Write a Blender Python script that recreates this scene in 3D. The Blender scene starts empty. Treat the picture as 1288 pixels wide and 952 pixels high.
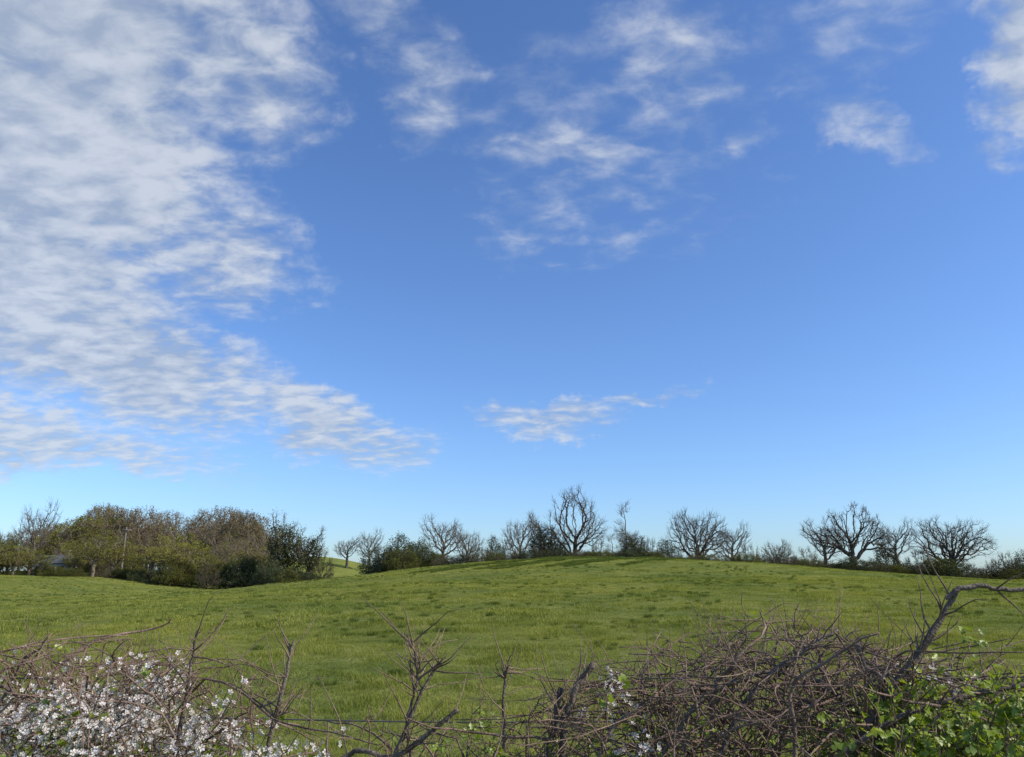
import bpy, math, random
import numpy as np
from mathutils import Vector
R=math.radians
rng=np.random.default_rng(7)
random.seed(7)
scene=bpy.context.scene
scene.view_settings.view_transform='Standard'
try: scene.view_settings.look='None'
except: pass
scene.view_settings.exposure=0

SUN_AZ=104.0   # degrees clockwise from +Y (to the right, slightly behind the viewer)
SUN_EL=36.0
EYE=1.65

# ---------------------------------------------------------------- helpers
def link(o,parent=None):
    scene.collection.objects.link(o)
    if parent: o.parent=parent
    return o
def mesh_np(name,V,F,mat=None,smooth=False,sides=None):
    me=bpy.data.meshes.new(name)
    V=np.asarray(V,np.float32); F=np.asarray(F,np.int32)
    m,k=F.shape
    me.vertices.add(len(V)); me.vertices.foreach_set('co',V.ravel())
    me.loops.add(m*k); me.loops.foreach_set('vertex_index',F.ravel())
    me.polygons.add(m)
    me.polygons.foreach_set('loop_start',np.arange(0,m*k,k,dtype=np.int32))
    if smooth: me.polygons.foreach_set('use_smooth',np.ones(m,bool))
    me.update(calc_edges=True)
    if mat: me.materials.append(mat)
    return me
def empty(name,loc=(0,0,0)):
    o=bpy.data.objects.new(name,None); o.location=loc; o.empty_display_size=.3
    return link(o)
def norm(a): return a/np.maximum(np.linalg.norm(a,axis=-1,keepdims=True),1e-9)

def frusta(P0,P1,R0,R1,s=3):
    d=norm(P1-P0)
    ref=np.where(np.abs(d[:,2:3])<.9,np.array([[0,0,1.]]),np.array([[1.,0,0]]))
    a=norm(np.cross(d,ref)); b=np.cross(d,a)
    n=len(P0); ang=np.arange(s)*2*np.pi/s
    ca=np.cos(ang)[None,:,None]; sa=np.sin(ang)[None,:,None]
    off=a[:,None,:]*ca+b[:,None,:]*sa
    V=np.concatenate([P0[:,None,:]+off*R0[:,None,None],P1[:,None,:]+off*R1[:,None,None]],1).reshape(-1,3)
    i=np.arange(s); j=(i+1)%s
    f=np.stack([i,j,j+s,i+s],1)
    F=(f[None]+(np.arange(n)*2*s)[:,None,None]).reshape(-1,4)
    return V,F
def sweep(P,Rr,s=5):
    N,n,_=P.shape
    T=norm(np.gradient(P,axis=1))
    m=norm(P[:,-1]-P[:,0]); ref=norm(np.cross(m,rng.normal(size=(N,3))))
    a=norm(ref[:,None,:]-T*np.sum(T*ref[:,None,:],-1,keepdims=True)); b=np.cross(T,a)
    P=np.concatenate([P,P[:,-1:]],1); a=np.concatenate([a,a[:,-1:]],1); b=np.concatenate([b,b[:,-1:]],1)
    Rr=np.concatenate([Rr,Rr[:,-1:]*.02],1); n+=1
    ang=np.arange(s)*2*np.pi/s
    V=P[:,:,None,:]+(a[:,:,None,:]*np.cos(ang)[None,None,:,None]+b[:,:,None,:]*np.sin(ang)[None,None,:,None])*Rr[:,:,None,None]
    i=np.arange(s); j=(i+1)%s
    f=np.stack([i,j,j+s,i+s],1)
    f=(f[None]+(np.arange(n-1)*s)[:,None,None]).reshape(-1,4)
    F=(f[None]+(np.arange(N)*n*s)[:,None,None]).reshape(-1,4)
    return V.reshape(-1,3),F
def join(parts):
    Vs=[];Fs=[];o=0
    for V,F in parts:
        Vs.append(V);Fs.append(F+o);o+=len(V)
    return np.concatenate(Vs),np.concatenate(Fs)
def vnoise(x,y,seed=0):
    xi=np.floor(x).astype(np.int64); yi=np.floor(y).astype(np.int64)
    fx=x-xi; fy=y-yi; fx=fx*fx*(3-2*fx); fy=fy*fy*(3-2*fy)
    def h(a,b):
        n=(a*374761393+b*668265263+seed*974711)&0x7fffffff
        n=((n^(n>>13))*1274126177)&0x7fffffff
        return ((n^(n>>16))&0xffff)/65535.
    return (h(xi,yi)*(1-fx)+h(xi+1,yi)*fx)*(1-fy)+(h(xi,yi+1)*(1-fx)+h(xi+1,yi+1)*fx)*fy
def sstep(a,b,x):
    t=np.clip((x-a)/(b-a),0,1); return t*t*(3-2*t)

# ---------------------------------------------------------------- terrain
RX=np.array([-400,-95,-58.3,-49,-41.8,-35.3,-28.9,-21.5,-15.1,-10.5,-3.2,6,15.2,24.4,33.6,42.8,58.3,90,400.])
RZ=np.array([1.2,1.65,1.83,1.56,.84,.10,.10,.90,1.75,2.6,3.35,3.85,3.8,3.35,2.6,1.85,.75,.1,0.])
xs_=np.linspace(-400,400,1601); zs_=np.interp(xs_,RX,RZ)
ker=np.exp(-np.linspace(-2,2,13)**2); ker/=ker.sum()
zs_=np.convolve(np.pad(zs_,6,mode='edge'),ker,'valid')
def H(x,y):
    x=np.asarray(x,float); y=np.asarray(y,float)
    ridge=np.interp(x,xs_,zs_)
    up=sstep(6,92,y)*.55+np.clip((y-10)/82,0,1)*.45
    z=ridge*np.where(y<92,up,1-sstep(92,150,y)*1.25)
    z=z+(vnoise(x/5,y/5,1)-.5)*.14*sstep(4,20,y)+(vnoise(x/1.3,y/1.3,2)-.5)*.055
    z=z+(vnoise(x/17,y/17,5)-.5)*.38*sstep(8,30,y)*(1-sstep(70,92,y)*.7)
    z=z+7.5*np.exp(-((x+60)/24)**2-((y-250)/40)**2)
    z=z+4*np.exp(-((x+115)/50)**2-((y-215)/50)**2)
    far=sstep(400,1500,np.hypot(x,y))
    z=z+far*(vnoise(x/300,y/300,8)*10-4)
    return z
def h1(x,y): return float(H(np.array([x]),np.array([y]))[0])
s=np.linspace(-1,1,420); gx=np.sinh(s*6.6)/np.sinh(6.6)*2500
s=np.linspace(0,1,470); gy=-25+np.sinh(s*5.2)/np.sinh(5.2)*3500
gy=np.concatenate([[-1500,-500,-150,-60],gy])
GX,GY=np.meshgrid(gx,gy); GZ=H(GX,GY)
V=np.stack([GX,GY,GZ],-1).reshape(-1,3)
nx=len(gx);ny=len(gy)
ii,jj=np.meshgrid(np.arange(nx-1),np.arange(ny-1)); a=(jj*nx+ii).ravel()
F=np.stack([a,a+1,a+1+nx,a+nx],1)

# ---------------------------------------------------------------- materials
class NT:
    def __init__(s,tree): s.t=tree; tree.nodes.clear()
    def n(s,ty,ins=None,**kw):
        nd=s.t.nodes.new(ty)
        for k,v in kw.items(): setattr(nd,k,v)
        for k,v in (ins or {}).items():
            if isinstance(v,bpy.types.NodeSocket): s.t.links.new(v,nd.inputs[k])
            else: nd.inputs[k].default_value=v
        return nd
    def math(s,op,a,b=None,c=None,clamp=False):
        ins={0:a}
        if b is not None: ins[1]=b
        if c is not None: ins[2]=c
        nd=s.n('ShaderNodeMath',ins,operation=op); nd.use_clamp=clamp
        return nd.outputs[0]
    def ramp(s,fac,stops):
        nd=s.n('ShaderNodeValToRGB',{0:fac}); cr=nd.color_ramp
        while len(cr.elements)<len(stops): cr.elements.new(.5)
        for e,(p,c) in zip(cr.elements,stops):
            e.position=p; e.color=(*c,1) if len(c)==3 else c
        return nd.outputs[0]
    def mix(s,f,a,b,bt='MIX'):
        nd=s.n('ShaderNodeMix',data_type='RGBA',blend_type=bt)
        for i,v in ((0,f),(6,a),(7,b)):
            if isinstance(v,bpy.types.NodeSocket): s.t.links.new(v,nd.inputs[i])
            else: nd.inputs[i].default_value=v if not (isinstance(v,tuple) and len(v)==3) else (*v,1)
        return nd.outputs[2]
def newmat(name):
    m=bpy.data.materials.new(name); m.use_nodes=True
    return m,NT(m.node_tree)
def mat_simple(name,c1,c2,scale=4,rough=.9,bump=0,bscale=30):
    m,t=newmat(name)
    tc=t.n('ShaderNodeTexCoord').outputs['Object']
    nz=t.n('ShaderNodeTexNoise',{'Vector':tc,'Scale':scale,'Detail':3.}).outputs[0]
    col=t.ramp(nz,[(.3,c1),(.7,c2)])
    if rough>=.9 and not bump:
        p=t.n('ShaderNodeBsdfDiffuse',{'Color':col})
    else:
        p=t.n('ShaderNodeBsdfPrincipled',{'Base Color':col,'Roughness':rough,'Specular IOR Level':.25})
    if bump:
        nb=t.n('ShaderNodeTexNoise',{'Vector':tc,'Scale':float(bscale),'Detail':3.}).outputs[0]
        b=t.n('ShaderNodeBump',{'Strength':bump,'Distance':.01,'Height':nb})
        t.t.links.new(b.outputs[0],p.inputs['Normal'])
    o=t.n('ShaderNodeOutputMaterial'); t.t.links.new(p.outputs[0],o.inputs[0])
    return m
def mat_leaf(name,cols,trans=.35,gloss=.06,scale=3.,rnd=True,patch=None):
    m,t=newmat(name)
    g_=t.n('ShaderNodeNewGeometry')
    tc=g_.outputs['Position']
    nz=t.n('ShaderNodeTexNoise',{'Vector':tc,'Scale':scale,'Detail':1.}).outputs[0]
    f=nz
    if rnd:
        r=t.n('ShaderNodeObjectInfo').outputs['Random']
        isl=g_.outputs['Random Per Island']
        f=t.math('MULTIPLY',nz,.6)
        f=t.math('ADD',f,t.math('MULTIPLY',r,.2))
        f=t.math('ADD',f,t.math('MULTIPLY',isl,.25))
    k=len(cols); col=t.ramp(f,[(.25+.5*i/(k-1),c) for i,c in enumerate(cols)])
    if patch:
        n2=t.n('ShaderNodeTexNoise',{'Vector':tc,'Scale':.16,'Detail':3.,'Roughness':.6}).outputs[0]
        col=t.mix(1.0,col,t.ramp(n2,[(.36,(.78,.84,.86)),(.62,(1.16,1.08,1.0))]),'MULTIPLY')
    d=t.n('ShaderNodeBsdfDiffuse',{'Color':col}).outputs[0]
    tr=t.n('ShaderNodeBsdfTranslucent',{'Color':t.mix(1.0,col,(1.15,1.1,.6),'MULTIPLY')}).outputs[0]
    x=t.n('ShaderNodeMixShader',{0:trans,1:d,2:tr}).outputs[0]
    if gloss>0:
        g=t.n('ShaderNodeBsdfGlossy',{'Color':(1,1,1,1),'Roughness':.45}).outputs[0]
        x=t.n('ShaderNodeMixShader',{0:gloss,1:x,2:g}).outputs[0]
    o=t.n('ShaderNodeOutputMaterial'); t.t.links.new(x,o.inputs[0])
    return m

# ground
mg,t=newmat('pasture')
pos=t.n('ShaderNodeNewGeometry').outputs['Position']
n1=t.n('ShaderNodeTexNoise',{'Vector':pos,'Scale':.16,'Detail':3.,'Roughness':.6}).outputs[0]
n2=t.n('ShaderNodeTexNoise',{'Vector':pos,'Scale':1.3,'Detail':6.,'Roughness':.65}).outputs[0]
n3=t.n('ShaderNodeTexNoise',{'Vector':pos,'Scale':14.,'Detail':4.,'Roughness':.7}).outputs[0]
c=t.ramp(n2,[(.3,(.120,.150,.036)),(.5,(.20,.23,.060)),(.72,(.28,.29,.095))])
c=t.mix(1.0,c,t.ramp(n1,[(.36,(.78,.84,.86)),(.62,(1.16,1.08,1.0))]),'MULTIPLY')
c=t.mix(t.ramp(n3,[(.35,(.6,.6,.6)),(.55,(0,0,0))]),c,(.065,.085,.02))
p=t.n('ShaderNodeBsdfDiffuse',{'Color':c})
b=t.n('ShaderNodeBump',{'Strength':1.,'Distance':.10,'Height':t.math('ADD',n3,t.math('MULTIPLY',n2,1.5))})
t.t.links.new(b.outputs[0],p.inputs['Normal'])
o=t.n('ShaderNodeOutputMaterial'); t.t.links.new(p.outputs[0],o.inputs[0])
ground=link(bpy.data.objects.new('ground',mesh_np('ground',V,F,mg,True)))

bark=mat_simple('bark',(.095,.080,.060),(.18,.155,.122),1.5)
bark_dark=mat_simple('bark_dark',(.065,.053,.040),(.13,.108,.082),1.5)
bark_wood=mat_simple('bark_woodland',(.135,.105,.078),(.23,.185,.135),.3)
grass_m=mat_leaf('grass_blades',[(.130,.165,.034),(.245,.280,.062),(.38,.385,.125)],.4,.0,1.2,patch=True)
rough_m=mat_leaf('rough_grass',[(.075,.105,.024),(.115,.155,.034),(.18,.21,.058)],.3,.0,1.2)
green_m=mat_leaf('spring_leaves',[(.13,.135,.028),(.21,.21,.045),(.31,.29,.07)],.35,.0,.3)
olive_m=mat_leaf('hedge_leaves',[(.060,.070,.018),(.11,.12,.030),(.17,.17,.045)],.3,.0,.4)
dark_m=mat_leaf('ivy_leaves',[(.024,.038,.012),(.044,.064,.018),(.08,.10,.03)],.2,.03,.5)
bud_m=mat_leaf('opening_buds',[(.15,.115,.068),(.195,.155,.085),(.22,.20,.09)],.3,.0,.12)

# ---------------------------------------------------------------- trees (space colonisation)
def grow(rs,attr,base_h,lean=0,step=.35,infl=4.,kill=.7,iters=90,up=.05):
    P=[np.array([0,0,-.8])];par=[-1]
    h=-.8; x=0;y=0
    while h<base_h:
        h+=step; x+=lean*step+rs.normal()*.03; y+=rs.normal()*.03
        P.append(np.array([x,y,h]));par.append(len(P)-2)
    P=np.array(P); par=list(par); nch=np.zeros(60000,int)
    A=attr.copy()
    D=np.linalg.norm(A[:,None]-P[None],axis=2); near=D.argmin(1); dist=D.min(1)
    for it in range(iters):
        ok=dist<(infl if it>8 else 50)
        if not ok.any(): break
        acc=np.zeros((len(P),3)); d=norm(A[ok]-P[near[ok]]); np.add.at(acc,near[ok],d)
        cnt=np.bincount(near[ok],minlength=len(P))
        idx=np.where((cnt>0)&(nch[:len(P)]<3))[0]
        if not len(idx): break
        dv=norm(norm(acc[idx])+rs.normal(size=(len(idx),3))*.26+np.array([0,0,up]))
        NP=P[idx]+dv*step
        nch[idx]+=1
        o=len(P); P=np.concatenate([P,NP]); par+=list(idx)
        D=np.linalg.norm(A[:,None]-NP[None],axis=2); m=D.min(1); am=D.argmin(1)
        b=m<dist; dist=np.where(b,m,dist); near=np.where(b,am+o,near)
        keep=dist>kill
        A=A[keep];dist=dist[keep];near=near[keep]
        if len(A)==0 or len(P)>9000: break
    return P,np.array(par)
def crown(rs,n,blobs,shell=.3):
    out=[]
    vol=np.array([b[3]*b[4]*b[5] for b in blobs],float); vol/=vol.sum()
    for bb,v in zip(blobs,vol):
        k=int(n*v)+5
        d=norm(rs.normal(size=(k,3))); r=rs.random(k)**(1/(3+shell*2))
        r=r*(.82+.36*rs.random(k))
        out.append(np.array(bb[:3])+d*r[:,None]*np.array(bb[3:6]))
    out=np.concatenate(out)
    g=vnoise(out[:,0]/1.3+50,out[:,2]/1.3+50,3)*.5+vnoise(out[:,1]/1.3+50,out[:,2]/1.3,4)*.5
    return out[g>.36]
def leafquads(C,size,rs,flat=.0):
    n=len(C); a=norm(rs.normal(size=(n,3))); b=norm(np.cross(a,rs.normal(size=(n,3))))
    s=size*(.5+rs.random(n))[:,None]
    V=np.stack([C-a*s,C+b*s*.6,C+a*s,C-b*s*.6],1).reshape(-1,3)
    F=np.arange(4*n).reshape(-1,4); return V,F
def make_tree(name,seed,n,blobs,base_h,trunk_r,tw=3,twl=.7,twr=.014,mat=None,leaves=None,step=.35,kill=.55,expn=2.3,lean=0,infl=4.,up=.05,ivy=0,shell=.3):
    rs=np.random.default_rng(seed)
    P,par=grow(rs,crown(rs,n,blobs,shell),base_h,lean,step,infl,kill,up=up)
    N=len(P); r=np.full(N,0.); e=expn
    for i in range(N-1,0,-1):
        if r[i]==0: r[i]=1
        r[par[i]]+=r[i]
    r=r**(1/e); r=r/r[0]*trunk_r; r=np.maximum(r,.018)
    i=np.arange(1,N); p=par[1:]
    rp=np.minimum(r[p],r[i]*1.6)
    big=r[i]>.05
    parts=[frusta(P[p][big],P[i][big],rp[big],r[i][big],6),frusta(P[p][~big],P[i][~big],rp[~big],r[i][~big],3)]
    thin=i[r[i]<.05]
    cen=np.array([0,0,min(base_h,4)+.5])
    src=np.repeat(thin,tw); S=P[src]; base=norm(P[src]-P[par[src]]); outw=norm(S-cen)
    d=norm(base*.5+outw*.7+rs.normal(size=S.shape)*.5+np.array([0,0,.2])); L=twl*(.4+rs.random(len(S)))[:,None]
    M=S+d*L*.5; d2=norm(d+outw*.2+rs.normal(size=S.shape)*.3+np.array([0,0,.2])); E=M+d2*L*.5
    o=np.full(len(S),1.)
    parts+= [frusta(S,M,o*twr,o*twr*.8,3),frusta(M,E,o*twr*.8,o*twr*.4,3)]
    d3=norm(d+rs.normal(size=S.shape)*.6); parts.append(frusta(M,M+d3*L*.5,o*twr*.7,o*twr*.35,3))
    V,F=join(parts)
    me=mesh_np(name,V,F,mat)
    zt=float(np.percentile(V[:,2],99.7)); w=float(np.percentile(V[:,0],99)-np.percentile(V[:,0],1))
    objs=[me]
    if leaves:
        lm,ln,lsz=leaves
        pick=rs.integers(0,len(E),ln)
        C=E[pick]+rs.normal(size=(ln,3))*.18
        V,F=leafquads(C,lsz,rs); objs.append(mesh_np(name+'_leaves',V,F,lm))
    if ivy:
        th=i[(r[i]>.06)&(P[i][:,2]<zt*.85)]
        pick=th[rs.integers(0,len(th),ivy)]
        C=P[pick]+rs.normal(size=(ivy,3))*.36
        V,F=leafquads(C,.12,rs); objs.append(mesh_np(name+'_ivy',V,F,dark_m))
    return dict(meshes=objs,h=zt,w=w)
K={}
K['ash']=make_tree('ash_tree',1,2200,[(0,0,10.5,4.0,4.0,4.6),(-2.4,0,8,3.0,3.0,2.8),(2.6,.5,8.4,3.0,3.0,2.8),(.3,0,13.8,2.6,2.6,2.4)],4.0,.50,mat=bark_dark,tw=2,twl=1.2,twr=.015,expn=2.1,kill=.6)
K['ash2']=make_tree('ash_tree_b',11,1200,[(0,0,7.4,3.3,3.3,3.3),(2.2,0,5.8,2.3,2.4,2.0),(-2.0,.5,8.6,2.3,2.3,2.1)],2.8,.36,mat=bark,tw=3,twl=1.0,twr=.014,expn=2.1,kill=.62)
K['ash3']=make_tree('ash_tree_c',15,1100,[(-.6,0,6.6,2.9,3.1,2.9),(1.6,0,8.2,2.5,2.5,2.1),(-2.3,.5,5.4,1.9,2.0,1.7)],2.4,.34,mat=bark,tw=3,twl=1.0,twr=.014,lean=.04,expn=2.1,kill=.62)
K['round']=make_tree('round_tree',2,2200,[(0,0,6.2,4.9,4.9,3.6),(-1,0,5,5.2,5.0,2.1),(1.5,0,7.4,3.4,3.4,2.8)],2.4,.50,mat=bark_dark,tw=3,twl=1.,twr=.014,expn=2.1,kill=.62)
K['oak']=make_tree('oak_tree',3,2200,[(-5,0,6.5,2.6,2.8,2.4),(-2.2,0,9.6,2.8,2.8,2.3),(1.2,.5,11,2.8,2.6,2),(4.3,0,8.4,2.8,2.6,2.6),(6.2,0,5.6,2.2,2.2,2),(-.5,0,7,3,3,2)],2.6,.70,mat=bark_dark,tw=3,twl=.8,twr=.022,expn=1.92,kill=.6)
K['slim']=make_tree('slim_tree',4,1300,[(0,0,5.5,1.9,1.9,3),(0.2,0,8.8,1.9,1.9,2.8),(0.2,0,12,1.4,1.4,2.4)],11.,.2,mat=bark,tw=3,twl=1.0,twr=.015,infl=3,kill=.5,up=.25)
K['wood']=make_tree('woodland_tree',5,1000,[(0,0,8,3.4,3.4,4.6),(0,0,11.5,2.2,2.2,2.4)],4.0,.26,mat=bark_wood,tw=4,twl=1.1,twr=.02,leaves=(bud_m,3200,.10),kill=.8)
K['wood3']=make_tree('woodland_tree_c',16,900,[(.8,0,8.5,3.0,3.4,3.2),(-1,0,11,2.4,2.2,2.4)],4.8,.30,mat=bark_wood,tw=3,twl=1.1,twr=.018,leaves=(bud_m,900,.10),kill=.8,expn=2.1)
K['wood2']=make_tree('woodland_tree_b',6,900,[(0.5,0,7.8,3.5,3.5,3.4),(-1,0,10.4,2.6,2.6,2.4)],3.6,.28,mat=bark_wood,tw=3,twl=.9,twr=.015,leaves=(green_m,4000,.11),kill=.8,expn=2.1)
K['bush']=make_tree('hawthorn_bush',7,900,[(0,0,2.6,2.4,2.4,2.2),(1.6,0,1.8,1.8,2,1.6),(-1.6,.3,2.2,1.7,2,1.7)],.6,.14,mat=bark_dark,tw=3,twl=.6,twr=.012,leaves=(olive_m,9000,.075),kill=.5)
K['bushd']=make_tree('ivy_bush',8,800,[(0,0,2.8,2.0,2.2,2.4),(1.3,0,1.8,1.7,2,1.6),(-1.4,.3,1.9,1.6,2,1.5)],.6,.14,mat=bark_dark,tw=3,twl=.6,twr=.012,leaves=(dark_m,7000,.08),kill=.5)
K['scrub']=make_tree('scrub',9,800,[(0,0,1.9,2.2,1.6,1.6),(1.7,0,1.5,1.6,1.6,1.2),(-1.7,0,1.8,1.7,1.5,1.3)],.4,.09,mat=bark_dark,tw=6,twl=.6,twr=.014,leaves=(olive_m,1500,.06),kill=.5)
K['ivytree']=make_tree('ivy_clad_tree',10,1400,[(0,0,6.2,2.4,2.4,3.2),(-.5,0,9.4,1.8,2,1.8),(1.5,0,4.4,1.6,2,2.2)],1.6,.34,mat=bark_dark,tw=3,twl=.9,twr=.014,ivy=5200,leaves=(green_m,1200,.07))
K['ivytree2']=make_tree('ivy_clad_tree_b',12,1200,[(0,0,6.5,2.1,2.2,3.2),(.6,0,9.4,1.7,1.8,1.8)],1.8,.3,mat=bark_dark,tw=4,twl=.9,twr=.014,ivy=2600)
NAME={'ash':'ash_tree','ash2':'bare_tree','ash3':'bare_tree','round':'sycamore_tree','oak':'oak_tree','slim':'birch_tree','bush':'hawthorn_bush','bushd':'holly_bush','scrub':'scrub_bush','ivytree':'ivy_clad_tree','ivytree2':'ivy_clad_tree','wood':'woodland_tree','wood2':'woodland_tree','wood3':'woodland_tree'}
def plant(kind,x,y,h,w,rot=None,parent=None,name=None):
    k=K[kind]; z=h1(x,y)
    sx=w/k['w']; sz=h/k['h']
    rot=random.choice([0,math.pi])+random.uniform(-.3,.3) if rot is None else rot
    if len(k['meshes'])==1:
        o=bpy.data.objects.new(name or NAME[kind],k['meshes'][0]); link(o,parent)
    else:
        o=bpy.data.objects.new(name or NAME[kind],None); link(o,parent)
        for m,nm in zip(k['meshes'],['branches','foliage','ivy']):
            c=bpy.data.objects.new(nm,m); link(c,o)
    o.location=(x,y,z); o.rotation_euler=(0,0,rot); o.scale=(sx,sx,sz)
TREES=[('ash2',-.605,150,.096,.048),('ash3',-.648,150,.064,.04),
('ivytree',-.288,96,.080,.048),('ivytree2',-.258,98,.062,.038),('scrub',-.24,99,.034,.03),
('ash3',-.209,225,.050,.036),('ash2',-.180,225,.060,.034),
('bushd',-.140,108,.050,.050),('bush',-.118,110,.046,.042),('bushd',-.155,107,.034,.03),
('ash2',-.088,115,.078,.058),('ash3',-.056,120,.064,.044),('bushd',-.023,115,.048,.03),('scrub',-.005,116,.044,.03),
('ash3',.010,122,.080,.046),('ivytree2',.041,126,.080,.040),('slim',.028,124,.072,.026),('ivytree2',.058,124,.054,.026),
('ash',.080,125,.114,.076),('scrub',.110,120,.048,.03),('slim',.147,125,.094,.032),('slim',.129,122,.054,.026),('ivytree2',.156,118,.062,.034),('scrub',.175,118,.048,.03),
('bushd',.195,118,.044,.04),('round',.237,120,.084,.076),('ash2',.280,122,.068,.046),('scrub',.30,118,.040,.04),
('round',.335,150,.046,.042),('scrub',.373,112,.036,.04),
('ash3',.397,108,.072,.052),('oak',.432,105,.092,.098),('ash2',.487,108,.072,.050),('bushd',.47,106,.036,.04),
('scrub',.515,104,.034,.04),('round',.557,100,.074,.092),('scrub',.625,98,.030,.04),('bushd',.65,98,.030,.05),('ash2',.72,104,.06,.06),('round',.80,104,.07,.08),('ash2',-.72,120,.06,.05)]
for kd,tx,y,e,w in TREES:
    x=tx*y; plant(kd,x,y,EYE+y*e-h1(x,y),w*y,rot=(0 if kd=='oak' else None))
hr=empty('distant_hedgerow')
for tx in np.arange(-.17,.95,.0150):
    y=104+random.uniform(-3,3) if tx<.34 else 97+random.uniform(-2,2)
    e=random.uniform(.024,.038) if tx<.2 else random.uniform(.018,.032)
    if tx>.36: e=random.uniform(.010,.024)
    x=tx*y; plant(random.choice(['scrub','bush','bushd','scrub']),x,y,max(1.5,EYE+y*e-h1(x,y)),random.uniform(3.5,6),parent=hr,rot=random.uniform(0,6))
wd=empty('distant_woodland')
for i in range(80):
    tx=random.uniform(-.60,-.32); y=random.uniform(160,215)
    e=np.interp(tx,[-.6,-.57,-.53,-.45,-.36,-.325],[.056,.068,.084,.081,.084,.070])*random.uniform(.78,1.07)
    x=tx*y; plant(random.choice(['wood','wood','wood3','wood3','wood3','wood2']),x,y,EYE+y*e-h1(x,y),random.uniform(7,12),parent=wd,rot=random.uniform(0,6))
for i in range(20):
    tx=random.uniform(-.95,-.60); y=random.uniform(160,215); e=random.uniform(.04,.060)
    x=tx*y; plant(random.choice(['wood','wood3','wood2']),x,y,EYE+y*e-h1(x,y),random.uniform(9,13),parent=wd,rot=random.uniform(0,6))
for i in range(15):
    tx=random.uniform(-.56,-.30); y=random.uniform(118,150); e=random.uniform(.036,.060)
    x=tx*y; plant(random.choice(['wood3','wood3','wood2']),x,y,EYE+y*e-h1(x,y),random.uniform(5,8),parent=wd,rot=random.uniform(0,6))
hb=empty('field_edge_hedge')
for i in range(40):
    tx=random.uniform(-.75,-.47); y=random.uniform(104,130)
    if -.602<tx<-.548: continue
    e=float(np.interp(tx,[-.7,-.64,-.62,-.54,-.5,-.47],[.038,.046,.034,.050,.054,.036]))*random.uniform(.7,1.1)
    x=tx*y; plant(random.choice(['bush','wood2','wood2','scrub']),x,y,max(1.2,EYE+y*e-h1(x,y)),random.uniform(4,6),parent=hb,rot=random.uniform(0,6))
for tx,e,w in [(-.528,.056,6),(-.505,.046,5),(-.455,.042,4.5),(-.43,.048,5),(-.412,.044,5),(-.385,.030,4)]:
    y=random.uniform(94,98); x=tx*y; plant('wood2',x,y,EYE+y*e-h1(x,y),w,parent=hb,rot=random.uniform(0,6))
for tx in (-.60,-.587,-.573,-.56,-.548):
    y=112; x=tx*y; plant('bush',x,y,random.uniform(1.5,2.4),3.2,parent=hb,rot=random.uniform(0,6))
for i in range(30):
    tx=-.50+i*.0087+random.uniform(-.004,.004); y=random.uniform(93,99)
    e=float(np.interp(tx,[-.5,-.45,-.42,-.38,-.35,-.30,-.27,-.24],[.010,.010,.016,.026,.022,.018,.01,.0]))*random.uniform(.5,1.25)
    x=tx*y; plant(random.choice(['bushd','bushd','bush','scrub']),x,y,max(1.1,EYE+y*e-h1(x,y)),random.uniform(2.2,4.2) ,parent=hb,rot=random.uniform(0,6))

# ---------------------------------------------------------------- house, pole
wall_m=mat_simple('render_wall',(.48,.47,.44),(.60,.59,.55),1)
slate=mat_simple('slate',(.07,.075,.085),(.12,.125,.135),3)
glass=mat_simple('window_glass',(.02,.025,.03),(.03,.035,.04),3,.15)
def box(nm,c,s,mat,parent):
    x,y,z=[v/2 for v in s]
    V=[(sx*x+c[0],sy*y+c[1],sz*z+c[2]) for sx in(-1,1) for sy in(-1,1) for sz in(-1,1)]
    F=[(0,1,3,2),(4,6,7,5),(0,4,5,1),(2,3,7,6),(0,2,6,4),(1,5,7,3)]
    return link(bpy.data.objects.new(nm,mesh_np(nm,V,F,mat)),parent)
def house(name,x,y,L,D,Hh,rf,rot):
    e=empty(name,(x,y,h1(x,y)-.1)); e.rotation_euler=(0,0,rot)
    box('walls',(0,0,Hh/2),(L,D,Hh),wall_m,e)
    o=.35
    V=[(-L/2-o,-D/2-o,Hh-.1),(L/2+o,-D/2-o,Hh-.1),(L/2+o,D/2+o,Hh-.1),(-L/2-o,D/2+o,Hh-.1),(-L/2-o,0,Hh+rf),(L/2+o,0,Hh+rf)]
    me=bpy.data.meshes.new('roof'); me.from_pydata(V,[],[(0,1,5,4),(2,3,4,5),(0,4,3),(1,2,5),(0,3,2,1)]); me.materials.append(slate)
    link(bpy.data.objects.new('roof',me),e)
    box('chimney',(L*.35,0,Hh+rf+.2),(.6,.6,1.2),wall_m,e)
    for i,wx in enumerate((-.36,-.12,.28)):
        box('window',(L*wx,-D/2-.01,2.7),(.9,.08,.9),glass,e)
    box('door',(L*.08,-D/2-.01,1.05),(.9,.08,2.0),slate,e)
house('farmhouse',-.575*130,130,5.0,5,3.7,1.2,.25)
pole=empty('utility_pole',(-.492*100,100,h1(-49.2,100)))
pm=mat_simple('pole_wood',(.16,.14,.12),(.24,.21,.18),3)
V,F=frusta(np.array([[0,0,-.5]]),np.array([[0,0,6.4]]),np.array([.15]),np.array([.10]),8)
link(bpy.data.objects.new('post',mesh_np('post',V,F,pm)),pole)
box('crossarm',(0,0,6.0),(1.4,.26,.12),pm,pole)

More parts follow.
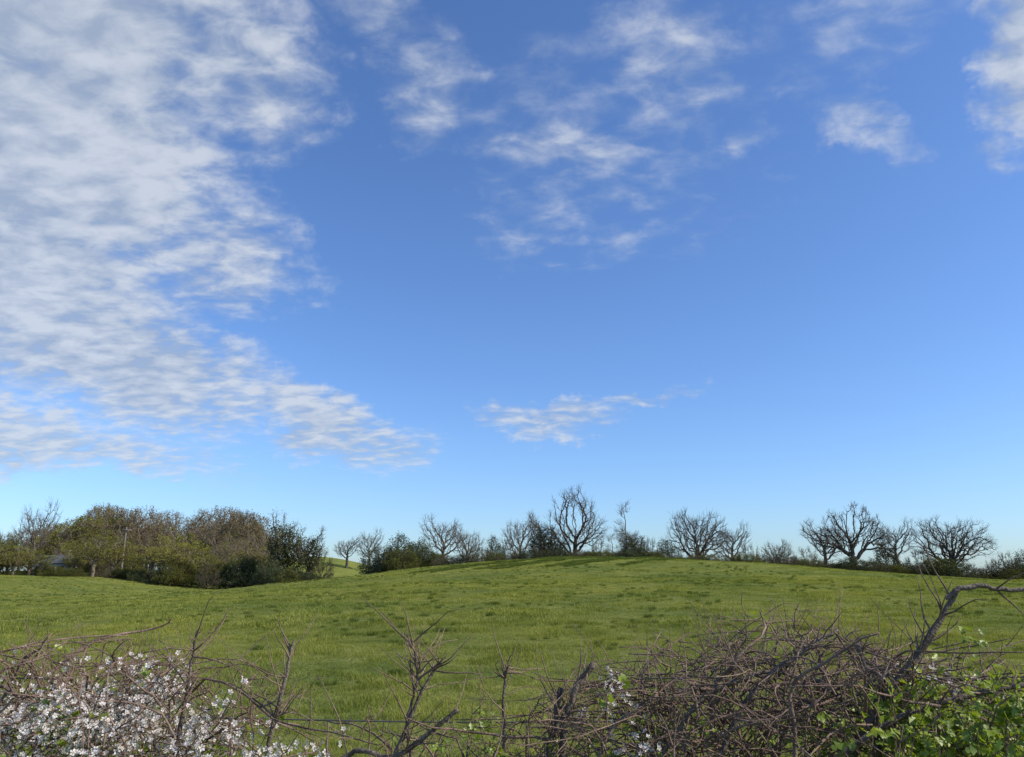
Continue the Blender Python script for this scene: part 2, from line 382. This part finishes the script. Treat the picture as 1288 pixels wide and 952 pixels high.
# ---------------------------------------------------------------- pasture grass (instanced tufts)
def tuft(name,seed,n,rad,hh,wd,mat,lean=.5):
    rs=np.random.default_rng(seed)
    a=rs.random(n)*6.283; r=rad*np.sqrt(rs.random(n))
    B=np.stack([r*np.cos(a),r*np.sin(a),np.full(n,-.01)],1)
    L=hh*(.45+.75*rs.random(n)); th=rs.random(n)*6.283; ln=lean*rs.random(n)
    d=np.stack([np.cos(th)*ln,np.sin(th)*ln,np.ones(n)],1)
    s=np.stack([-np.sin(th+rs.normal(size=n)),np.cos(th),np.zeros(n)],1); s=norm(s)*wd*(.6+.6*rs.random(n))[:,None]
    M=B+d*L[:,None]*.55
    d2=d*np.array([1.9,1.9,.75]); T=M+d2*L[:,None]*.45
    V=np.stack([B-s,B+s,M+s*.8,M-s*.8,T+s*.12,T-s*.12],1).reshape(-1,3)
    f=np.array([[0,1,2,3],[3,2,4,5]]); F=(f[None]+(np.arange(n)*6)[:,None,None]).reshape(-1,4)
    return bpy.data.objects.new(name,mesh_np(name,V,F,mat))
def scatter(name,pts,scl,protos):
    me=bpy.data.meshes.new(name); me.vertices.add(len(pts)); me.vertices.foreach_set('co',np.asarray(pts,np.float32).ravel())
    at=me.attributes.new('scl','FLOAT','POINT'); at.data.foreach_set('value',np.asarray(scl,np.float32))
    at=me.attributes.new('rz','FLOAT','POINT'); at.data.foreach_set('value',(rng.random(len(pts))*6.283).astype(np.float32))
    ob=link(bpy.data.objects.new(name,me))
    col=bpy.data.collections.new(name+'_source')
    for p in protos: col.objects.link(p)
    ng=bpy.data.node_groups.new(name,'GeometryNodeTree')
    ng.interface.new_socket('Geometry',in_out='INPUT',socket_type='NodeSocketGeometry')
    ng.interface.new_socket('Geometry',in_out='OUTPUT',socket_type='NodeSocketGeometry')
    N=ng.nodes; Lk=ng.links.new
    gi=N.new('NodeGroupInput'); go=N.new('NodeGroupOutput')
    ip=N.new('GeometryNodeInstanceOnPoints'); ci=N.new('GeometryNodeCollectionInfo')
    ci.inputs['Collection'].default_value=col; ci.inputs['Separate Children'].default_value=True; ci.inputs['Reset Children'].default_value=True
    ip.inputs['Pick Instance'].default_value=True
    a1=N.new('GeometryNodeInputNamedAttribute'); a1.data_type='FLOAT'; a1.inputs['Name'].default_value='scl'
    a2=N.new('GeometryNodeInputNamedAttribute'); a2.data_type='FLOAT'; a2.inputs['Name'].default_value='rz'
    cx=N.new('ShaderNodeCombineXYZ')
    Lk(gi.outputs[0],ip.inputs['Points']); Lk(ci.outputs[0],ip.inputs['Instance'])
    Lk(a1.outputs[0],ip.inputs['Scale']); Lk(a2.outputs[0],cx.inputs[2]); Lk(cx.outputs[0],ip.inputs['Rotation'])
    Lk(ip.outputs[0],go.inputs[0])
    md=ob.modifiers.new('scatter','NODES'); md.node_group=ng
    return ob
def pts_in(y0,y1,dens):
    n=int((y1**2-y0**2)*.5*2*.78*dens)
    y=np.sqrt(rng.random(n)*(y1**2-y0**2)+y0**2); x=(rng.random(n)*2-1)*.78*y
    return x,y
near=[tuft('grass_tuft',20+i,60,.17,.075,.0030,grass_m,.7) for i in range(4)]
mid=[tuft('grass_tuft_mid',30+i,60,.30,.075,.0065,grass_m,.7) for i in range(4)]
farp=[tuft('grass_tuft_far',40+i,60,.55,.070,.012,grass_m,.7) for i in range(4)]
rgh=[tuft('rough_tuft',50+i,110,.16,.15,.005,rough_m,.8) for i in range(4)]
x,y=pts_in(5,22,22); f=.45+1.1*vnoise(x/1.1,y/1.1,3)*vnoise(x/.4,y/.4,4)*1.7
scatter('pasture_grass_near',np.stack([x,y,H(x,y)],1),f,near)
x,y=pts_in(21,48,8); f=.4+1.2*vnoise(x/1.6,y/1.6,3)*vnoise(x/.6,y/.6,4)*1.6
scatter('pasture_grass_mid',np.stack([x,y,H(x,y)],1),f,mid)
x,y=pts_in(46,96,2.2); f=.45+1.0*vnoise(x/3,y/3,3)*vnoise(x/1,y/1,4)*1.5
scatter('pasture_grass_far',np.stack([x,y,H(x,y)],1),f,farp)
x,y=pts_in(7,92,4.5); k=vnoise(x/5,y/5,21)*.5+vnoise(x/.9,y/.9,22)*.5; m=(k>.58)&(rng.random(len(x))<np.interp(y,[7,30,92],[1,.6,.4])); x=x[m];y=y[m]
sc=.25+.6*rng.random(len(x))
lx=[];ly=[]
for c0 in (-1.5,0,3.2,4.7,8.5,10,14):
    q=rng.random(300); lx.append(c0-6+q*14+rng.normal(size=300)*.2); ly.append(60+q*31+rng.normal(size=300)*.25)
nr=sum(len(a) for a in lx)
x=np.concatenate([x]+lx); y=np.concatenate([y]+ly); sc=np.concatenate([sc,.7+.7*rng.random(nr)])
scatter('rough_grass_tussocks',np.stack([x,y,H(x,y)],1),sc,rgh)

# ---------------------------------------------------------------- foreground hedge
twig_m=mat_simple('twig_bark',(.095,.060,.043),(.29,.20,.148),18,.8,.6,150)
stem_m=mat_simple('old_stem_bark',(.060,.045,.035),(.20,.16,.125),25,.85,.8,120)
petal_m=mat_leaf('petals',[(.58,.51,.49),(.72,.67,.65),(.80,.78,.76)],.3,.0,30)
centre_m=mat_simple('flower_centre',(.30,.16,.10),(.40,.24,.15),100)
haw_m=mat_leaf('hawthorn_leaves',[(.14,.20,.015),(.25,.34,.025),(.39,.46,.055)],.45,.04,9.)
TX=np.array([-6,-2,-1.25,-1.0,-.9,-.76,-.65,-.55,-.45,-.2,0,.1,.25,.4,.6,.75,.85,1.0,1.25,2,6])
TZ=np.array([1.42,1.42,1.42,1.40,1.37,1.37,1.31,1.26,1.24,1.23,1.25,1.28,1.33,1.38,1.42,1.47,1.43,1.39,1.39,1.43,1.43])
TD=np.array([.5,.8,.9,.9,.85,.65,.3,.2,.15,.18,.25,.4,.55,.85,.9,.9,.8,.6,.55,.7,.5])
def paths(S,D0,L,n,wig,grav,rs):
    N=len(S); P=np.zeros((N,n,3)); P[:,0]=S; d=norm(D0)
    for i in range(1,n):
        d=norm(d+rs.normal(size=(N,3))*wig[:,None]+np.array([0,0,1.])*grav[:,None]); P[:,i]=P[:,i-1]+d*(L/(n-1))[:,None]
    return P
rs=np.random.default_rng(99)
hedge=empty('hawthorn_hedge',(0,2,0))
def hobj(nm,V,F,m,smooth=False):
    o=bpy.data.objects.new(nm,mesh_np(nm,V-np.array([0,2,0]),F,m,smooth)); link(o,hedge); return o
parts=[]
xs=rs.uniform(-6,6,260); dn=np.interp(xs,TX,TD); xs=xs[rs.random(len(xs))<dn*1.1+.1]
S=np.stack([xs,rs.normal(2.15,.16,len(xs)),np.zeros(len(xs))-.1],1)
D=np.stack([rs.normal(0,.3,len(xs)),rs.normal(0,.1,len(xs)),np.ones(len(xs))],1)
L=np.interp(xs,TX,TZ)*rs.uniform(.75,.98,len(xs))
MP=paths(S,D,L,12,np.full(len(xs),.10),np.full(len(xs),.06),rs)
MR=np.linspace(1,.45,12)[None]*rs.uniform(.007,.013,len(xs))[:,None]
parts.append(sweep(MP,MR,7))
def gen(n,xr,lo,hi,Lr,Rr,upright,over,ymu=2.1,ysd=.17):
    x=rs.uniform(*xr,n); keep=rs.random(n)<np.interp(x,TX,TD); x=x[keep]; n=len(x)
    top=np.interp(x,TX,TZ)
    S=np.stack([x,rs.normal(ymu,ysd,n),top-rs.uniform(lo,hi,n)],1)
    D=rs.normal(size=(n,3))*np.array([1,.45,.35]); D[:,2]+=np.where(rs.random(n)<upright,1.3,.1)
    L=rs.uniform(*Lr,n)
    P=paths(S,D,L,11,np.full(n,.17),rs.normal(-.01,.05,n),rs)
    t2=np.interp(P[:,:,0],TX,TZ)+np.abs(rs.normal(0,over,n))[:,None]
    ex=np.maximum(P[:,:,2]-t2,0); P[:,:,2]-=ex*.75
    P[:,:,1]=np.clip(P[:,:,1],1.55,2.9)
    r=rs.uniform(*Rr,n); Rd=np.linspace(1,.35,11)[None]*r[:,None]
    return P,Rd
TWIGS=[]
for a in [ (440,(-2,2.2),.0,.32,(.22,.5),(.0018,.0040),.5,.03),
           (150,(-2,2.2),.02,.35,(.4,.8),(.0032,.0062),.35,.02),
           (360,(.3,1.1),.0,.28,(.25,.6),(.0018,.0036),.30,.03),
           (200,(-1.3,-.7),.0,.26,(.18,.4),(.0015,.0030),.6,.03),
           (280,(-.75,.45),.02,.22,(.12,.32),(.0014,.0030),.85,.06),
           (420,(-6,6),.3,1.0,(.4,.8),(.003,.006),.5,.02)]:
    P,Rd=gen(*a); TWIGS.append((P,Rd)); parts.append(sweep(P,Rd,5))
allP=np.concatenate([p for p,_ in TWIGS[:5]]); allR=np.concatenate([r for _,r in TWIGS[:5]])
def spurs(n,Lr,r,wig=.15,src=None):
    PP=allP if src is None else src
    i=rs.integers(0,len(PP),n); j=rs.integers(1,PP.shape[1]-1,n)
    S=PP[i,j]; T=norm(PP[i,j+1]-PP[i,j-1]); d=norm(np.cross(T,rs.normal(size=(n,3))))+T*rs.uniform(.1,1.2,n)[:,None]
    P=paths(S,d,rs.uniform(*Lr,n),5,np.full(n,wig),np.full(n,.03),rs)
    return P,np.linspace(1,.3,5)[None]*np.full(n,r)[:,None]*rs.uniform(.7,1.3,n)[:,None]
sp,sr=spurs(3200,(.04,.14),.0014); parts.append(sweep(sp,sr,4))
sp2,sr2=spurs(3000,(.01,.03),.0012,.03); parts.append(sweep(sp2,sr2,3))
V,F=join(parts); hobj('branches',V,F,twig_m,True)
heroes=[
 ([(.09,2.0,.0),(.10,2.0,.6),(.11,2.0,1.22),(.13,2.0,1.33),(.155,2.0,1.395),(.205,2.0,1.455)],[.014,.013,.0095,.009,.008,.007]),
 ([(.04,2.0,.0),(.06,2.0,.9),(.075,2.0,1.25),(.10,2.02,1.40)],[.012,.010,.007,.006]),
 ([(.86,1.9,0),(.83,1.9,.8),(.82,1.92,1.22),(.83,1.92,1.35),(.80,1.92,1.50)],[.016,.014,.009,.008,.007]),
 ([(.60,1.9,0),(.66,1.9,.9),(.74,1.9,1.22),(.86,1.9,1.40),(.98,1.9,1.535),(1.055,1.9,1.63)],[.018,.015,.009,.009,.008,.006]),
 ([(1.03,1.9,1.60),(1.055,1.9,1.632),(1.10,1.9,1.640),(1.17,1.9,1.625),(1.26,1.9,1.622),(1.40,1.9,1.60)],[.005,.0065,.0055,.005,.005,.004]),
 ([(.52,1.85,0),(.55,1.85,.9),(.66,1.85,1.24),(.85,1.85,1.34),(1.05,1.85,1.40),(1.3,1.85,1.42)],[.014,.011,.008,.007,.006,.005]),
 ([(-.85,2,0),(-.82,2,.9),(-.80,2,1.3),(-.785,2,1.44),(-.775,2,1.525)],[.012,.009,.006,.004,.003]),
 ([(-.60,2,0),(-.59,2,.9),(-.575,2,1.27),(-.545,2,1.42),(-.53,2,1.50)],[.011,.009,.0055,.0045,.003]),
 ([(-.40,2,0),(-.36,2,.9),(-.28,2,1.22),(-.23,2,1.36),(-.18,2,1.46)],[.010,.008,.0055,.0045,.003]),
 ([(-.24,2,1.20),(-.25,2,1.3),(-.235,2,1.40),(-.245,2,1.50)],[.004,.0035,.003,.002]),
 ([(-.44,2,1.20),(-.38,2,1.26),(-.30,1.98,1.235),(-.18,1.98,1.32),(-.15,1.98,1.34)],[.007,.006,.006,.005,.005]),
 ([(-.02,2.1,1.15),(-.01,2.1,1.3),(.0,2.1,1.40),(.02,2.1,1.43)],[.005,.004,.003,.003]),
 ([(.42,1.9,1.15),(.50,1.9,1.33),(.62,1.9,1.45),(.72,1.9,1.50),(.78,1.9,1.54)],[.007,.006,.005,.004,.003]),
 ([(.95,2,1.2),(.75,1.95,1.40),(.58,1.9,1.44),(.42,1.9,1.38),(.32,1.9,1.25)],[.007,.006,.005,.005,.004]),
]
hp=[];HS=[]
for pts,rr in heroes:
    pts=np.array(pts); rr=np.array(rr); q=np.linspace(0,len(pts)-1,28); k=np.arange(len(pts))
    C=np.stack([np.interp(q,k,pts[:,a]) for a in range(3)],1)
    for _ in range(2): C[1:-1]=(C[:-2]+2*C[1:-1]+C[2:])/4
    C+=np.cumsum(rs.normal(size=C.shape),0)*.0018
    rad=np.interp(q,k,rr)*(1+rs.normal(size=28)*.08)
    hp.append(sweep(C[None],rad[None],9)); HS.append(C)
HS=np.array(HS)[:,14:]
V,F=join(hp); hobj('pruned_stems',V,F,stem_m,True)
sp3,sr3=spurs(230,(.04,.18),.0022,.15,HS); sp4,sr4=spurs(200,(.01,.03),.0015,.03,HS)
V,F=join([sweep(sp3,sr3,5),sweep(sp4,sr4,4)]); hobj('spurs',V,F,twig_m,True)
# blossom
zone=[((-1.06,1.31),(.24,.080),2700),((-.80,1.28),(.12,.06),420),((-.52,1.25),(.08,.03),160),((.27,1.38),(.03,.03),60),((.25,1.29),(.04,.05),80),((1.03,1.39),(.06,.04),170),((1.15,1.34),(.10,.04),80),((-1.8,1.3),(.4,.1),400)]
cand=np.concatenate([allP[:,1:].reshape(-1,3),sp.reshape(-1,3)])
C=[]
for (cx,cz),(sx,sz),n in zone:
    w=np.exp(-((cand[:,0]-cx)/sx)**2-((cand[:,2]-cz)/sz)**2)*(cand[:,1]<2.25); w/=w.sum()
    idx=rs.choice(len(cand),n//6,p=w)
    c=np.repeat(cand[idx],6,0)+rs.normal(size=(len(idx)*6,3))*.014; C.append(c)
C=np.concatenate(C); n=len(C)
nd=norm(rs.normal(size=(n,3))*.8+np.array([.2,-.7,.6])); a=norm(np.cross(nd,rs.normal(size=(n,3)))); b=np.cross(nd,a)
sz=rs.uniform(.0045,.0078,n)
o5=np.arange(5)*2*np.pi/5
def ringpt(ang,r,h): return C[:,None]+(a[:,None]*np.cos(ang)[None,:,None]+b[:,None]*np.sin(ang)[None,:,None])*(sz[:,None,None]*r)+nd[:,None]*(sz[:,None,None]*h)
Vp=np.stack([ringpt(o5,.12,0),ringpt(o5-.48,.75,.22),ringpt(o5,1.05,.36),ringpt(o5+.48,.75,.22)],2).reshape(-1,3)
hobj('blossom',Vp,np.arange(len(Vp)).reshape(-1,4),petal_m)
Vc=np.stack([ringpt(np.array([k*math.pi/2]),.24,.12) for k in range(4)],1).reshape(-1,3)
hobj('blossom_centres',Vc,np.arange(len(Vc)).reshape(-1,4),centre_m)
# leafy shoots in front on the right carry the fresh leaves
ns=230; S=np.stack([rs.normal(.97,.17,ns),rs.uniform(1.66,2.0,ns),rs.uniform(1.08,1.27,ns)],1)
SH=paths(S,rs.normal(size=(ns,3))*.38+np.array([0,0,1.]),rs.uniform(.10,.30,ns),9,np.full(ns,.16),np.full(ns,.02),rs)
V,F=sweep(SH,np.linspace(1,.4,9)[None]*np.full((ns,1),.0016),4); hobj('leafy_shoots',V,F,twig_m,True)
shc=SH[:,2:].reshape(-1,3)
def leaves(zones,size,nm,mat):
    C=[]
    for (cx,cz),(sx,sz_),n,front in zones:
        src=shc if front else cand
        w=np.exp(-((src[:,0]-cx)/sx)**2-((src[:,2]-cz)/sz_)**2); w/=w.sum()
        idx=rs.choice(len(src),n//4,p=w); B=src[idx].copy()
        C.append(np.repeat(B,4,0)+rs.normal(size=(len(B)*4,3))*.010)
    C=np.concatenate(C); n=len(C)
    nd=norm(rs.normal(size=(n,3))*.7+np.array([.3,-.5,.8])); a=norm(np.cross(nd,rs.normal(size=(n,3)))); b=np.cross(nd,a)
    s=rs.uniform(.5,1.2,n)*size
    def pt(l,w,h): return C+a*(l*s)[:,None]+b*(w*s)[:,None]+nd*(h*s)[:,None]
    mid=[pt(0,0,0),pt(.75,0,0),pt(1.15,0,-.06)]
    Lf=[pt(.35,.30,.10),pt(.6,.52,.16),pt(.8,.26,.08),pt(1.05,.3,.05)]
    Rf=[pt(.35,-.30,.10),pt(.6,-.52,.16),pt(.8,-.26,.08),pt(1.05,-.3,.05)]
    V=np.stack(mid+Lf+Rf,1).reshape(-1,3)
    f=np.array([[0,3,4,1],[1,5,6,2],[0,1,8,7],[1,2,10,9]])
    F=(f[None]+(np.arange(n)*11)[:,None,None]).reshape(-1,4)
    return hobj(nm,V,F,mat)
leaves([((1.0,1.34),(.24,.08),1500,1),((1.08,1.43),(.10,.05),300,1),((.8,1.30),(.15,.05),180,1),((1.25,1.50),(.05,.03),24,0),((1.2,1.3),(.3,.08),500,0),((-1.12,1.28),(.06,.04),150,0),((-.95,1.2),(.3,.04),60,0),((.25,1.25),(.3,.05),70,0),((-.12,1.27),(.07,.02),60,0),((1.8,1.35),(.4,.1),500,0),((0,.8),(4,.5),900,0)],.019,'leaves',haw_m)

# wire fence just behind the hedge
wf=empty('wire_fence',(0,2.45,0))
wm=mat_simple('galvanised_wire',(.05,.05,.05),(.10,.10,.10),20,.6)
ww=[]
for z in (1.245,.9,.6):
    xx=np.linspace(-6,6,60); C=np.stack([xx,np.zeros(60),z-.01*np.cos(xx*2.1)],1)
    ww.append(sweep(C[None],np.full((1,60),.0022),5))
    bx=np.arange(-6,6,.12)
    for sgn in (-1,1):
        B=np.stack([bx,np.zeros(len(bx)),z-.01*np.cos(bx*2.1)],1); d=np.array([.4*sgn,.3,1.])
        ww.append(frusta(B-d*.013,B+d*.013,np.full(len(bx),.0012),np.full(len(bx),.0006),4))
V,F=join(ww); link(bpy.data.objects.new('wires',mesh_np('wires',V,F,wm)),wf)
V,F=join([frusta(np.array([[x,.07,-.2]]),np.array([[x,.07,1.25]]),np.array([.05]),np.array([.047]),10) for x in (-5.5,-2.8,2.9,5.6)])
link(bpy.data.objects.new('posts',mesh_np('posts',V,F,pm)),wf)

# ---------------------------------------------------------------- world: Nishita sky with cloud layer
w=bpy.data.worlds.new('World'); scene.world=w; w.use_nodes=True
t=NT(w.node_tree)
sky=t.n('ShaderNodeTexSky',sky_type='NISHITA'); sky.sun_disc=False
sky.sun_elevation=R(SUN_EL); sky.sun_rotation=R(SUN_AZ); sky.air_density=1.0; sky.dust_density=.6; sky.ozone_density=2.2
tint=t.mix(1.0,sky.outputs[0],(.70,.91,1.24),'MULTIPLY')
bg=t.n('ShaderNodeBackground',{'Color':tint,'Strength':.15})
dirv=t.n('ShaderNodeTexCoord').outputs['Generated']
sep=t.n('ShaderNodeSeparateXYZ',{0:dirv})
X,Y,Z=sep.outputs
A=t.math('MULTIPLY',t.math('ARCTAN2',X,Y),57.2958)
E=t.math('MULTIPLY',t.math('ARCSINE',Z),57.2958)
nw=t.n('ShaderNodeTexNoise',{'Vector':dirv,'Scale':7.,'Detail':5.,'Roughness':.68}).outputs[1]
wv=t.n('ShaderNodeVectorMath',{0:nw,1:(.5,.5,.5)},operation='SUBTRACT').outputs[0]
wv=t.n('ShaderNodeVectorMath',{0:wv,1:(14,8,0)},operation='MULTIPLY').outputs[0]
AE=t.n('ShaderNodeCombineXYZ',{0:A,1:E}).outputs[0]
AE=t.n('ShaderNodeVectorMath',{0:AE,1:wv},operation='ADD').outputs[0]
blobs=[
 (-38,36,23,14,0,1.75),(-35,26,18,10,0,1.75),(-36,18,18,9,-12,1.65),(-28,14.5,14,5.5,-14,1.5),(-15,11.2,11,3.2,-16,1.3),(-35,8.8,19,2.8,-4,1.25),(-22,34,9,8,0,1.1),(-22,22,8,6,0,1.1),
 (-7,34.7,6.5,6,-30,.78),(-11,39,8,5,-20,.7),(4.4,31.5,11,4.2,-5,.76),(13.3,36.2,9,7,-35,.76),(7,31,20,10,-10,.52),(18.7,30,3.5,2,0,.62),(2,26,6,3.4,0,.58),(7.5,24.2,5,2.4,0,.56),
 (27,29.2,8,2.5,-28,.80),(29,36,15,5,10,.55),(39,31,5,9,8,1.35),(2.8,11.2,8.5,1.7,-3,1.0),(10,12.1,6,.9,10,.8),
 (80,30,25,10,0,.7),(-100,25,40,15,0,.8)]
m=None
for az,el,ra,re,ro,wt in blobs:
    mp=t.n('ShaderNodeMapping',{'Vector':AE,'Location':(az,el,0),'Rotation':(0,0,R(ro)),'Scale':(ra,re,1)},vector_type='TEXTURE').outputs[0]
    l=t.n('ShaderNodeVectorMath',{0:mp,1:mp},operation='DOT_PRODUCT').outputs[1]
    v=t.math('MULTIPLY',t.math('SUBTRACT',1.0,l,clamp=True),wt)
    m=v if m is None else t.math('SMOOTH_MAX',m,v,.12)
zz=t.math('ADD',t.math('MAXIMUM',Z,0.),.18)
pl=t.n('ShaderNodeCombineXYZ',{0:t.math('DIVIDE',X,zz),1:t.math('DIVIDE',Y,zz),2:0.}).outputs[0]
pr=t.n('ShaderNodeMapping',{'Vector':pl,'Rotation':(0,0,R(30)),'Scale':(1.,1.35,1)}).outputs[0]
f1=t.n('ShaderNodeTexNoise',{'Vector':pr,'Scale':12.,'Detail':8.,'Roughness':.56,'Distortion':.25}).outputs[0]
f2=t.n('ShaderNodeTexNoise',{'Vector':pr,'Scale':3.,'Detail':2.,'Roughness':.5}).outputs[0]
f=t.math('ADD',t.math('MULTIPLY',t.math('SUBTRACT',f1,.5),2.7),t.math('MULTIPLY',t.math('SUBTRACT',f2,.5),.8))
val=t.math('ADD',m,t.math('MULTIPLY',f,t.math('ADD',.24,t.math('MULTIPLY',t.math('MINIMUM',m,1.0),.5))))
al=t.n('ShaderNodeMapRange',{0:val,1:.22,2:1.4,3:0.,4:.86},interpolation_type='SMOOTHSTEP').outputs[0]
ccol=t.ramp(t.math('ADD',f1,t.math('MULTIPLY',t.math('SUBTRACT',f2,.5),.6)),[(.36,(.38,.46,.59)),(.66,(.65,.70,.78))])
cb=t.n('ShaderNodeBackground',{'Color':ccol,'Strength':1.})
mx=t.n('ShaderNodeMixShader',{0:al,1:bg.outputs[0],2:cb.outputs[0]})
wo=t.n('ShaderNodeOutputWorld'); t.t.links.new(mx.outputs[0],wo.inputs[0])

# ---------------------------------------------------------------- sun
sd=bpy.data.lights.new('sun','SUN'); sd.energy=5.0; sd.angle=R(.5); sd.color=(1,.92,.78)
so=link(bpy.data.objects.new('sun',sd))
dv=Vector((math.sin(R(SUN_AZ))*math.cos(R(SUN_EL)),math.cos(R(SUN_AZ))*math.cos(R(SUN_EL)),math.sin(R(SUN_EL))))
so.rotation_euler=dv.to_track_quat('Z','Y').to_euler()

# ---------------------------------------------------------------- camera
cd=bpy.data.cameras.new('camera'); cd.sensor_width=36; cd.sensor_fit='HORIZONTAL'
cd.lens=36*955/1269; cd.clip_start=.05; cd.clip_end=8000
co=link(bpy.data.objects.new('camera',cd)); co.location=(0,0,EYE); co.rotation_euler=(R(90+14.44),0,0)
scene.camera=co
